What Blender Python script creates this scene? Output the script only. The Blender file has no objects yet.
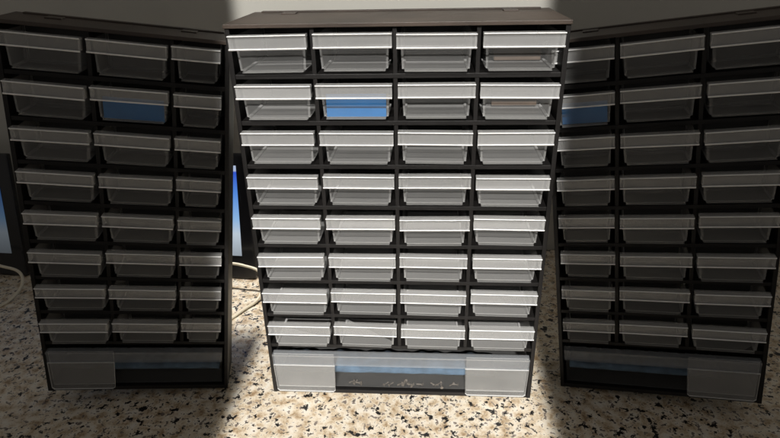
import bpy, bmesh, math, random
import numpy as np
from mathutils import Matrix, Vector
random.seed(4)
S=bpy.context.scene
S.view_settings.view_transform='Standard'
P=0.060; RIMY=-0.010; RW=0.0565
# ---------------- camera solve (ordinary camera calibration of the middle cabinet) -------------
L=[[(227,37),(311,33),(397,33),(484,31)],[(235,86),(317,85),(398,84),(482,83)],
   [(241,134),(321,133),(398,133),(480,132)],[(246,178),(323,178),(400,178),(477,179)],
   [(251,217),(326,218),(400,218),(475,221)],[(257,254),(329,256),(401,257),(473,260)],
   [(261,290),(331,292),(402,293),(472,296)],[(266,324),(334,325),(402,328),(471,330)]]
RR={0:[308,388,475,0],1:[311,391,474,0],2:[313,392,471,0],3:[317,393,470,551],4:[321,393,469,548],5:[323,395,467,543],6:[325,396,465,540],7:[327,396,464,536]}
def basis(yaw,pitch,roll):
    f=np.array([math.sin(yaw)*math.cos(pitch),math.cos(yaw)*math.cos(pitch),-math.sin(pitch)])
    r=np.array([math.cos(yaw),-math.sin(yaw),0.0]); u=np.cross(r,f)
    r2=r*math.cos(roll)+u*math.sin(roll); u2=-r*math.sin(roll)+u*math.cos(roll)
    return r2,u2,f
def proj(q,X):
    r,u,f=basis(q[3],q[4],q[5]); d=X-q[:3]
    z=d@f; return np.stack([390+q[6]*1000*(d@r)/z, 219-q[6]*1000*(d@u)/z],1)
def resid(q):
    X=[];T=[]
    for i in range(8):
        for j in range(4):
            x=-2*P+j*P+(P-RW)/2; z=q[8]+(7-i)*q[7]
            X.append((x,RIMY,z)); T.append(L[i][j])
            if RR[i][j]: X.append((x+RW,RIMY,z)); T.append((RR[i][j],None))
    X+= [(-.119,-.006,q[9]),(.119,-.006,q[9]),(-.1235,0,0),(.1235,0,0)]
    T+= [(273,356),(527,359),(272,393),(529,397)]
    p=proj(q,np.array(X)); out=[]
    for a,t in zip(p,T):
        out.append(a[0]-t[0])
        if t[1] is not None: out.append(a[1]-t[1])
    out.append((q[6]*1000-590)/25)
    return np.array(out)
def lm(fn,q,n=200):
    lam=1e-2; r0=fn(q)
    for it in range(n):
        J=np.zeros((len(r0),len(q)))
        for k in range(len(q)):
            d=q.copy(); d[k]+=1e-6; J[:,k]=(fn(d)-r0)/1e-6
        A=J.T@J
        st=np.linalg.solve(A+lam*np.diag(np.diag(A)+1e-9),-J.T@r0)
        rn=fn(q+st)
        if rn@rn<r0@r0: q=q+st; r0=rn; lam=max(lam*.4,1e-9)
        else: lam*=4
        if lam>1e12: break
    return q,r0
q,r0=lm(resid,np.array([0.0,-.42,.36,0.0,.45,0.0,.59,.035,.06,.032]))
ROW=float(q[7]); Z8=float(q[8]); ZB=float(q[9])
cam=bpy.data.cameras.new('camera'); co=bpy.data.objects.new('camera',cam); S.collection.objects.link(co)
r,u,f=basis(q[3],q[4],q[5])
co.matrix_world=Matrix(((r[0],u[0],-f[0],q[0]),(r[1],u[1],-f[1],q[1]),(r[2],u[2],-f[2],q[2]),(0,0,0,1)))
cam.sensor_width=36; cam.sensor_fit='HORIZONTAL'; cam.lens=float(q[6])*1000/780*36
cam.clip_start=.01; cam.clip_end=50; S.camera=co
TOPZ=Z8+7*ROW+.0065
# pose of the two neighbouring cabinets (they lean a little against the middle one)
XS={-1:(-2*P-.0035,.040+.0035),1:(-.0455-.0035,2*P+.0035)}
def posemat(k,s):
    x,y,yaw,roll,sc=k
    R=Matrix.Rotation(yaw,4,'Z')@Matrix.Rotation(roll,4,'Y')@Matrix.Scale(sc,4)
    lo=min((R@Vector((a,0,0))).z for a in XS[s])
    return Matrix.Translation((x,y,-lo))@R
def nres(s):
    def fn(k):
        M=np.array(posemat([float(v) for v in k],s)); X=[];T=[]
        for i in range(8):
            for j in ((0,1,2) if s<0 else (2,3)):
                X.append((-2*P+j*P+.0018,RIMY,Z8+(7-i)*ROW,1)); T.append((L[i][j][0]+225*s,L[i][j][1]))
            for j in ((0,1) if s<0 else (1,2,3)):
                if RR[i][j]: X.append((-2*P+j*P+.0018+RW,RIMY,Z8+(7-i)*ROW,1)); T.append((RR[i][j]+225*s,L[i][j][1]))
        W=(M@np.array(X).T).T[:,:3]
        return np.append((proj(q,W)-np.array(T)).ravel(),[(k[4]-.95)*60])
    return fn
kl,e1=lm(nres(-1),np.array([-.17,-.05,.15,.08,.93])); kr,e2=lm(nres(1),np.array([.17,-.05,-.15,-.08,.93]))
# ---------------- materials ----------------
def newmat(n):
    m=bpy.data.materials.new(n); m.use_nodes=True; t=m.node_tree
    return m,t.nodes,t.links,t.nodes['Principled BSDF']
def noise(N,Lk,scale,detail=3,rough=.5,coord='Object',stretch=None):
    tc=N.new('ShaderNodeTexCoord'); n=N.new('ShaderNodeTexNoise')
    n.inputs['Scale'].default_value=scale; n.inputs['Detail'].default_value=detail; n.inputs['Roughness'].default_value=rough
    if stretch:
        mp=N.new('ShaderNodeMapping'); mp.inputs['Scale'].default_value=stretch
        Lk.new(tc.outputs[coord],mp.inputs[0]); Lk.new(mp.outputs[0],n.inputs['Vector'])
    else: Lk.new(tc.outputs[coord],n.inputs['Vector'])
    return n
def ramp(N,Lk,src,stops,interp='LINEAR'):
    c=N.new('ShaderNodeValToRGB'); c.color_ramp.interpolation=interp
    while len(c.color_ramp.elements)<len(stops): c.color_ramp.elements.new(.5)
    for e,(p,col) in zip(c.color_ramp.elements,stops):
        e.position=p; e.color=(*col,1) if len(col)==3 else col
    Lk.new(src,c.inputs[0]); return c
def plain(n,col,rough=.5,var=.15,scale=40,bump=0):
    m,N,Lk,b=newmat(n); ns=noise(N,Lk,scale,4)
    c=ramp(N,Lk,ns.outputs['Fac'],[(.3,tuple(v*(1-var) for v in col)),(.7,tuple(min(1,v*(1+var)) for v in col))])
    Lk.new(c.outputs[0],b.inputs['Base Color']); b.inputs['Roughness'].default_value=rough
    if bump:
        bp=N.new('ShaderNodeBump'); bp.inputs['Strength'].default_value=bump; bp.inputs['Distance'].default_value=.0005
        n2=noise(N,Lk,900,2); Lk.new(n2.outputs['Fac'],bp.inputs['Height']); Lk.new(bp.outputs[0],b.inputs['Normal'])
    return m
HOUS=plain('black_plastic',(.010,.009,.0085),.5,.3,30,.25)
HOUS.node_tree.nodes['Principled BSDF'].inputs['Specular IOR Level'].default_value=.3
TOPM=plain('brownish_black_plastic',(.050,.036,.027),.5,.3,25,.3)  # top panel, lighter and browner than the housing plastic
WALL=plain('painted_wall',(.55,.54,.49),.8,.05,6)
BLUE=plain('blue_card',(.01,.17,.46),.5,.1,60)
TAN=plain('tan_paper',(.10,.07,.05),.7,.35,60)
DENIM=plain('blue_fabric',(.10,.17,.26),.8,.4,60)
METAL=plain('steel',(.15,.13,.11),.5,.2,200)
WHITE=plain('white_rubber',(.75,.68,.52),.45,.05,40)
BEZEL=plain('bezel',(.012,.012,.014),.2,.1,40)
def plastic(n,fac,rough,col,var=.45,rnd=.06,graze=.30):
    m,N,Lk,b=newmat(n); out=N['Material Output']
    oi=N.new('ShaderNodeObjectInfo'); ns=noise(N,Lk,28,3,.5,stretch=(1,1,2.2)); 
    add=N.new('ShaderNodeMath'); add.operation='MULTIPLY_ADD'; add.inputs[1].default_value=var; add.inputs[2].default_value=fac-var/2
    Lk.new(ns.outputs['Fac'],add.inputs[0])
    a2=N.new('ShaderNodeMath'); a2.operation='MULTIPLY_ADD'; a2.inputs[1].default_value=rnd; a2.use_clamp=True
    Lk.new(oi.outputs['Random'],a2.inputs[0]); Lk.new(add.outputs[0],a2.inputs[2])
    # moulded plastic turns cloudier at grazing angles
    lw=N.new('ShaderNodeLayerWeight'); lw.inputs[0].default_value=.25
    a3=N.new('ShaderNodeMath'); a3.operation='MULTIPLY_ADD'; a3.inputs[1].default_value=graze; a3.use_clamp=True
    Lk.new(lw.outputs['Fresnel'],a3.inputs[0]); Lk.new(a2.outputs[0],a3.inputs[2])
    b.inputs['Base Color'].default_value=(*col,1); b.inputs['Roughness'].default_value=rough
    tr=N.new('ShaderNodeBsdfTransparent'); tr.inputs[0].default_value=(.92,.92,.915,1)
    mx=N.new('ShaderNodeMixShader'); Lk.new(a3.outputs[0],mx.inputs[0]); Lk.new(tr.outputs[0],mx.inputs[1]); Lk.new(b.outputs[0],mx.inputs[2])
    Lk.new(mx.outputs[0],out.inputs[0]); return m
CLEAR=plastic('clear_plastic',.065,.3,(.62,.62,.61),.05,.05,.26)
CLEARW=plastic('clear_thin_plastic',.018,.25,(.6,.6,.6),.02,.01,.06)
BANDM=plastic('clear_band_plastic',.11,.25,(.66,.69,.73),.05,.01,.15)
RIM=plastic('frosted_plastic',.17,.2,(.74,.74,.73),.08)
BEAD=plastic('thick_plastic_edge',.82,.15,(.90,.90,.89),.2)
PANEL=plastic('frosted_grip_plastic',.12,.28,(.62,.62,.61),.10)
# granite
m,N,Lk,b=newmat('granite')
n1=noise(N,Lk,110,5,.62); c1=ramp(N,Lk,n1.outputs['Fac'],[(.34,(.34,.23,.13)),(.43,(.60,.48,.33)),(.52,(.76,.67,.53)),(.64,(.82,.77,.67))])
n2=noise(N,Lk,220,4,.6); c2=ramp(N,Lk,n2.outputs['Fac'],[(.57,(0,0,0)),(.60,(1,1,1))])
n3=noise(N,Lk,130,4,.65); c3=ramp(N,Lk,n3.outputs['Fac'],[(.59,(0,0,0)),(.605,(1,1,1))])
n4=noise(N,Lk,14,2,.5)   # flecks gather in loose drifts
ad=N.new('ShaderNodeMath'); ad.operation='MULTIPLY_ADD'; ad.inputs[1].default_value=.16; Lk.new(n4.outputs['Fac'],ad.inputs[0]); 
sb=N.new('ShaderNodeMath'); sb.operation='SUBTRACT'; sb.inputs[1].default_value=.075; Lk.new(n3.outputs['Fac'],sb.inputs[0]); Lk.new(sb.outputs[0],ad.inputs[2]); Lk.new(ad.outputs[0],c3.inputs[0])
mxa=N.new('ShaderNodeMixRGB'); mxa.inputs[2].default_value=(.22,.18,.15,1); Lk.new(c2.outputs[0],mxa.inputs[0]); Lk.new(c1.outputs[0],mxa.inputs[1])
mxb=N.new('ShaderNodeMixRGB'); mxb.inputs[2].default_value=(.016,.015,.015,1); Lk.new(c3.outputs[0],mxb.inputs[0]); Lk.new(mxa.outputs[0],mxb.inputs[1])
Lk.new(mxb.outputs[0],b.inputs['Base Color']); b.inputs['Roughness'].default_value=.3; GRAN=m
# screen
def screen(stren):
    m,N,Lk,b=newmat('tablet_screen'); tc=N.new('ShaderNodeTexCoord'); sp=N.new('ShaderNodeSeparateXYZ'); Lk.new(tc.outputs['Generated'],sp.inputs[0])
    cr=ramp(N,Lk,sp.outputs['Z'],[(0,(.35,.40,.45)),(.25,(.60,.70,.80)),(.42,(.30,.55,.9)),(.7,(.10,.3,.85)),(.93,(.03,.10,.7)),(.95,(.5,.6,.8))])
    b.inputs['Base Color'].default_value=(.02,.02,.02,1); Lk.new(cr.outputs[0],b.inputs['Emission Color']); b.inputs['Emission Strength'].default_value=stren; return m
# ---------------- mesh helpers ----------------
def box(bm,x0,x1,y0,y1,z0,z1):
    v=[bm.verts.new((x,y,z)) for x in(x0,x1) for y in(y0,y1) for z in(z0,z1)]
    for a in((0,1,3,2),(4,6,7,5),(0,4,5,1),(2,3,7,6),(0,2,6,4),(1,5,7,3)): bm.faces.new([v[i] for i in a])
def prism(bm,prof,x0,x1,mats=None):
    a=[bm.verts.new((x0,y,z)) for y,z in prof]; c=[bm.verts.new((x1,y,z)) for y,z in prof]; n=len(prof)
    for i in range(n):
        fc=bm.faces.new((a[i],a[(i+1)%n],c[(i+1)%n],c[i]))
        if mats and i in mats: fc.material_index=1
    bm.faces.new(a); bm.faces.new(c[::-1])
def plate(bm,pts,y0,y1,mi=0):
    a=[bm.verts.new((x,y0,z)) for x,z in pts]; c=[bm.verts.new((x,y1,z)) for x,z in pts]; n=len(pts)
    for i in range(n):
        fc=bm.faces.new((a[i],a[(i+1)%n],c[(i+1)%n],c[i])); fc.material_index=mi
    bm.faces.new(a); bm.faces.new(c[::-1])
def fin(bm,name,mat,bevel=0,smooth=False):
    bmesh.ops.recalc_face_normals(bm,faces=bm.faces)
    if bevel: bmesh.ops.bevel(bm,geom=bm.edges[:],offset=bevel,segments=2,affect='EDGES',profile=.6)
    me=bpy.data.meshes.new(name); bm.to_mesh(me); bm.free()
    for mm in (mat if isinstance(mat,(list,tuple)) else [mat]): me.materials.append(mm)
    if smooth:
        for p in me.polygons: p.use_smooth=True
    return me
def obj(name,me,parent=None,loc=(0,0,0)):
    o=bpy.data.objects.new(name,me); S.collection.objects.link(o); o.location=loc
    if parent: o.parent=parent
    return o
SHELF=.0045
_dm={}
def drawer_meshes(depth,cw):
    key=(depth,round(cw,5))
    if key in _dm: return _dm[key]
    bm=bmesh.new(); rw=cw-.0038; wt=cw-.0085; wb=cw-.0112; zt,zb=-.0010,-(ROW-SHELF-.0035)
    yf=-.0035; yb=depth-.012
    A=[(-wt/2,yf),(wt/2,yf),(wt/2,yb),(-wt/2,yb)]; B=[(-wb/2,yf+.0015),(wb/2,yf+.0015),(wb/2,yb),(-wb/2,yb)]
    va=[bm.verts.new((x,y,zt)) for x,y in A]; vb=[bm.verts.new((x,y,zb)) for x,y in B]
    for i in range(4): bm.faces.new((va[i],va[(i+1)%4],vb[(i+1)%4],vb[i]))
    bm.faces.new(vb)
    for fc in bm.faces: fc.material_index=0
    res=bmesh.ops.bevel(bm,geom=[e for e in bm.edges if min(v.co.z for v in e.verts)<zb+.001 or abs(e.verts[0].co.z-e.verts[1].co.z)>.01],offset=.0018,segments=3,affect='EDGES')
    for fc in res['faces']: fc.material_index=1     # thicker, cloudier moulded edges
    prism(bm,[(yf+.0006,zb+.0002),(yf+.0006,zb+.0010),(yf+.0026,zb+.0010),(yf+.0026,zb+.0002)],-wb/2+.0018,wb/2-.0018)
    box(bm,-wb/2+.002,wb/2-.002,depth*.45,depth*.45+.0012,zb+.001,zb+.012)
    body=fin(bm,'drawer',[CLEAR,RIM])
    bm=bmesh.new(); h=.0102
    prof=[(yf,0),(RIMY-.0006,0),(RIMY-.0012,-.0005),(RIMY-.0006,-.0010),(RIMY+.0004,-.0013),(RIMY+.0008,-h+.0016),(RIMY-.0004,-h+.0012),(RIMY-.001,-h+.0007),(RIMY-.0004,-h),(RIMY+.0012,-h),(RIMY+.0020,-h+.0022),(RIMY+.0018,-.0016),(yf,-.0014)]
    prism(bm,prof,-rw/2,rw/2,{1,2,6,7})
    for s in(-1,1):
        plate(bm,[(s*(rw/2-.0002),-.0016),(s*(rw/2-.0014),-.0016),(s*(rw/2-.0014),-h+.001),(s*(rw/2-.0002),-h+.001)],RIMY+.001,yf)
    pull=fin(bm,'drawer_pull',[RIM,BEAD])
    _dm[key]=(body,pull); return body,pull
def housing(edges,depth):
    bm=bmesh.new(); a0,a1=edges[0],edges[-1]; t=.0035; D=depth
    box(bm,a0-t,a0,0,D,.0,TOPZ-.003); box(bm,a1,a1+t,0,D,.0,TOPZ-.003)
    box(bm,a0,a1,.0003,D-.001,.0003,.0045)
    box(bm,a0,a1,D-.003,D-.0004,.0045,TOPZ-.003)
    zz=[Z8+(7-i)*ROW+.0025 for i in range(1,8)]+[Z8-ROW+.004]
    for z in zz: box(bm,a0,a1,.0005,D-.004,z,z+SHELF-.001)
    for x in edges[1:-1]:
        box(bm,x-.0016,x+.0016,.001,D-.0045,zz[-1]+.001,TOPZ-.003)
    h=fin(bm,'housing',HOUS,.0004); bm=bmesh.new()
    box(bm,a0-t-.0006,a1+t+.0006,-.0015,D+.0006,TOPZ-.0029,TOPZ)
    box(bm,a0+.004,a1-.004,D-.008,D-.003,TOPZ-.0005,TOPZ+.0012)
    for x in (a0+.03,a1-.03):
        box(bm,x-.006,x+.006,D-.022,D-.012,TOPZ-.0005,TOPZ+.001)
    return h,fin(bm,'top_panel',TOPM,.0004)
def big_drawer(a0,a1,depth,grips):
    a0+=.0015; a1-=.0015; zt=ZB; zb=.0062; iw=.058
    bm=bmesh.new()
    box(bm,a0+.001,a1-.001,.002,.0032,zb+.001,zt-.001)
    box(bm,a0+.001,a0+.0022,.0032,depth-.01,zb,zt-.003); box(bm,a1-.0022,a1-.001,.0032,depth-.01,zb,zt-.003)
    box(bm,a0+.0022,a1-.0022,.0032,depth-.01,zb,zb+.001)
    body=fin(bm,'wide_drawer',CLEARW)
    bm=bmesh.new(); h=.012
    prism(bm,[(.0016,zt),(-.006,zt),(-.0066,zt-.001),(-.0056,zt-.002),(-.0050,zt-h+.002),(-.006,zt-h+.001),(-.005,zt-h),(-.0036,zt-h+.001),(-.0040,zt-.0016),(.0016,zt-.0014)],a0,a1,{1,5})
    band=fin(bm,'drawer_pull',[BANDM,RIM])
    pans=[]
    for g in grips:
        e,s=(a0,-1) if g<0 else (a1,1)
        bm=bmesh.new()
        plate(bm,[(e,zt-h-.0004),(e-s*iw,zt-h-.0004),(e-s*(iw-.001),zb+.002),(e-s*(iw-.003),zb),(e-s*.003,zb),(e-s*.001,zb+.002)],-.0054,-.0038,1)
        plate(bm,[(e-s*.0004,zt-.002),(e-s*(iw-.001),zt-.002),(e-s*(iw-.002),zb+.003),(e-s*.002,zb+.003)],-.0020,-.0008,1)
        pans.append(fin(bm,'grip_panel',[PANEL,BEAD]))
    return body,band,pans
def cabinet(edges,depth,grips,label,M=Matrix()):
    e=obj('drawer_cabinet',None); e.matrix_world=M; e.empty_display_size=.05
    e['label']=label; e['category']='storage cabinet'; e['group']='small parts drawer cabinets in a row'
    h,tp=housing(edges,depth); obj('housing',h,e); obj('top_panel',tp,e)
    for i in range(8):
        for j in range(len(edges)-1):
            cw=edges[j+1]-edges[j]; body,pull=drawer_meshes(depth,cw)
            x=(edges[j]+edges[j+1])/2+random.uniform(-.0004,.0004)
            d=obj('drawer',body,e,(x,random.uniform(-.0016,.0010),Z8+(7-i)*ROW+random.uniform(-.0004,.0004)))
            d.rotation_euler=(random.uniform(-.012,.012),random.uniform(-.01,.01),random.uniform(-.012,.012))
            obj('drawer_pull',pull,d)
    a,b2,c=big_drawer(edges[0],edges[-1],depth,grips); w=obj('wide_drawer',a,e); w['label']='full width clear bottom drawer with frosted grip panels'
    obj('drawer_pull',b2,w)
    for g in c: obj('grip_panel',g,w)
    return e
DEP=.085; DS=.045
ML,MR=posemat([float(v) for v in kl],-1),posemat([float(v) for v in kr],1)
EM=[-2*P,-P,0,P,2*P]; EL=[-2*P,-P,0,.0395]; ER=[-.0495,0,P,2*P]
mid=cabinet(EM,DEP,(-1,1),'black plastic cabinet with four columns of clear drawers on granite')
lc=cabinet(EL,DS,(-1,),'shaded black three-column drawer cabinet leaning against the lit one',ML)
rc=cabinet(ER,DS,(1,),'shaded black three-column drawer cabinet leaning against the lit one',MR)
# ---------------- things inside drawers ----------------
def thing(name,me,label,cat,M=Matrix(),kind=None,group=None):
    o=obj(name,me,None); o.matrix_world=M; o['label']=label
    if kind: o['kind']=kind
    else: o['category']=cat
    if group: o['group']=group
    return o
T=Matrix.Translation
bm=bmesh.new(); box(bm,-.0228,.0228,0,.0008,.0,.0175); blue=fin(bm,'blue_card',BLUE,.0003)
bm=bmesh.new(); box(bm,-.0175,.0175,0,.0008,.0,.0175); blue2=fin(bm,'blue_card',BLUE,.0003)
zrow=lambda i:Z8+(7-i)*ROW-(ROW-SHELF-.0042)
for M,x,me in((Matrix(),-.03,blue),(ML,-.03,blue),(MR,-.0248,blue2)):
    thing('blue_card',me,'bright blue card standing inside a clear drawer','card',M@T((x,.0008,zrow(1)+.0004)),group='blue cards inside drawers')
bm=bmesh.new(); box(bm,-.018,.018,0,.02,0,.009); tan=fin(bm,'paper_packet',TAN,.001)
for i in (0,1):
    thing('paper_packet',tan,'tan paper packet lying inside a clear drawer','packet',T((1.5*P+.003,.034,zrow(i))),group='paper packets inside drawers')
def wavy(x0,x1):
    bm=bmesh.new(); n=60; a=[]; w=x1-x0
    for k in range(n+1):
        x=x0+w*k/n; h=.019+.0012*math.sin(k*.5)+.0008*math.sin(k*1.3+1)
        a.append([bm.verts.new((x,.003,.0105)),bm.verts.new((x,-.001+.001*math.sin(k*.6),h*.8)),bm.verts.new((x,.004,h)),bm.verts.new((x,.03,h*.9)),bm.verts.new((x,.031,.004))])
    for k in range(n):
        for t in range(5): bm.faces.new((a[k][t],a[k+1][t],a[k+1][(t+1)%5],a[k][(t+1)%5]))
    bm.faces.new(a[0]); bm.faces.new(a[-1][::-1])
    return fin(bm,'folded_cloth',DENIM,smooth=True)
for M,x0,x1 in((Matrix(),-.112,.09),(ML,-.112,.034),(MR,-.044,.09)):
    thing('folded_cloth',wavy(x0,x1),'blue folded cloth lying in the wide bottom drawer','cloth',M@T((0,.006,.0078)),group='cloths in bottom drawers')
# loose screws
bm=bmesh.new()
bmesh.ops.create_cone(bm,segments=12,radius1=.0007,radius2=.0004,depth=.0048,cap_ends=True)
bmesh.ops.create_cone(bm,segments=16,radius1=.0007,radius2=.0015,depth=.0010,cap_ends=True,matrix=Matrix.Translation((0,0,.0028)))
scr=fin(bm,'screw',METAL)
for k in range(22):
    M=T((random.uniform(.0,.055) if k>6 else random.uniform(-.055,0),.005+random.uniform(0,.003),.0084))@Matrix.Rotation(random.uniform(0,6.28),4,'Z')@Matrix.Rotation(math.pi/2,4,'Y')
    thing('screw',scr,'small steel screw lying loose in the bottom drawer','screw',M,group='loose screws in the bottom drawer')
# ---------------- setting ----------------
bm=bmesh.new(); box(bm,-1.2,1.2,-.6,.30,-.03,0); thing('countertop',fin(bm,'countertop',GRAN,.003),'speckled cream, brown and black granite countertop','',kind='structure')
bm=bmesh.new(); box(bm,-1.2,1.2,.30,.36,-.03,1.2); thing('wall',fin(bm,'wall',WALL),'plain beige painted wall behind the counter','wall')
def tablet(x,y,yaw,st,label):
    t=obj('tablet',None,None,(x,y,.001)); t.rotation_euler=(math.radians(-10),0,yaw)
    t['label']=label; t['category']='tablet'
    bm=bmesh.new(); box(bm,-.18,0,0,.008,0,.165); obj('tablet_body',fin(bm,'tablet_body',BEZEL,.0025),t)
    bm=bmesh.new(); box(bm,-.17,-.017,-.0008,.0004,.032,.150); obj('screen',fin(bm,'screen',screen(st)),t)
tablet(-.197,.205,math.radians(-4),.8,'black tablet with lit blue screen leaning behind the cabinets')
tablet(-.508,.205,math.radians(-4),.14,'black tablet with dim blue screen beside the shaded cabinet')
def cable(pts,label):
    cu=bpy.data.curves.new('charging_cable','CURVE'); cu.dimensions='3D'; cu.bevel_depth=.0019; cu.bevel_resolution=3
    sp=cu.splines.new('BEZIER'); sp.bezier_points.add(len(pts)-1)
    for bp,p in zip(sp.bezier_points,pts): bp.co=p; bp.handle_left_type=bp.handle_right_type='AUTO'
    tmp=bpy.data.objects.new('tmp',cu); S.collection.objects.link(tmp); bpy.context.view_layer.update()
    me=bpy.data.meshes.new_from_object(tmp.evaluated_get(bpy.context.evaluated_depsgraph_get())); bpy.data.objects.remove(tmp); bpy.data.curves.remove(cu)
    me.materials.clear(); me.materials.append(WHITE)
    thing('charging_cable',me,label,'cable')
cable([(-.30,.185,.038),(-.24,.185,.037),(-.20,.180,.036),(-.180,.175,.028),(-.178,.16,.008),(-.195,.13,.0022),(-.208,.10,.002),(-.20,.06,.002)],'white charging cable running past the lit tablet')
cable([(-.62,.185,.038),(-.56,.185,.036),(-.52,.180,.032),(-.490,.175,.020),(-.49,.15,.004),(-.52,.11,.0022),(-.56,.08,.002)],'white charging cable running past the dim tablet')
# ---------------- light ----------------
w=bpy.data.worlds.new('World'); S.world=w; w.use_nodes=True; bg=w.node_tree.nodes['Background']; bg.inputs[0].default_value=(1,.94,.88,1); bg.inputs[1].default_value=.13
el=math.radians(38)
def beam(c,el,wx,wy,rad,spread,dist=1.0,col=(1,.97,.93)):
    d=Vector((0,math.cos(el),-math.sin(el)))
    la=bpy.data.lights.new('lamp','AREA'); la.shape='RECTANGLE'; la.size=wx; la.size_y=wy; la.spread=math.radians(spread); la.color=col
    la.energy=rad*wx*wy
    lo=bpy.data.objects.new('added_beam',la); S.collection.objects.link(lo)  # unseen lamps added to shape the light, no real ceiling fixtures
    lo.location=Vector(c)-d*dist; lo.rotation_euler=d.to_track_quat('-Z','Y').to_euler()
up=Vector((0,math.sin(el),math.cos(el)))
beam(up*.2175,el,.256,.185,5.4,1.6)                      # narrow beam added to light only the middle drawers
beam(Vector((-.022,0,0))+up*.535,el,.375,.45,3.2,1.6)    # extra beam added to brighten the wall above the cabinet
beam(Vector((-.010,0,0))+up*-.06,el,.292,.37,5.8,1.6)    # wider beam added for the lower drawers and counter
beam((-.16,.16,0),math.radians(88),.16,.13,4.0,5,.8)     # extra beam added to brighten the rear of the counter
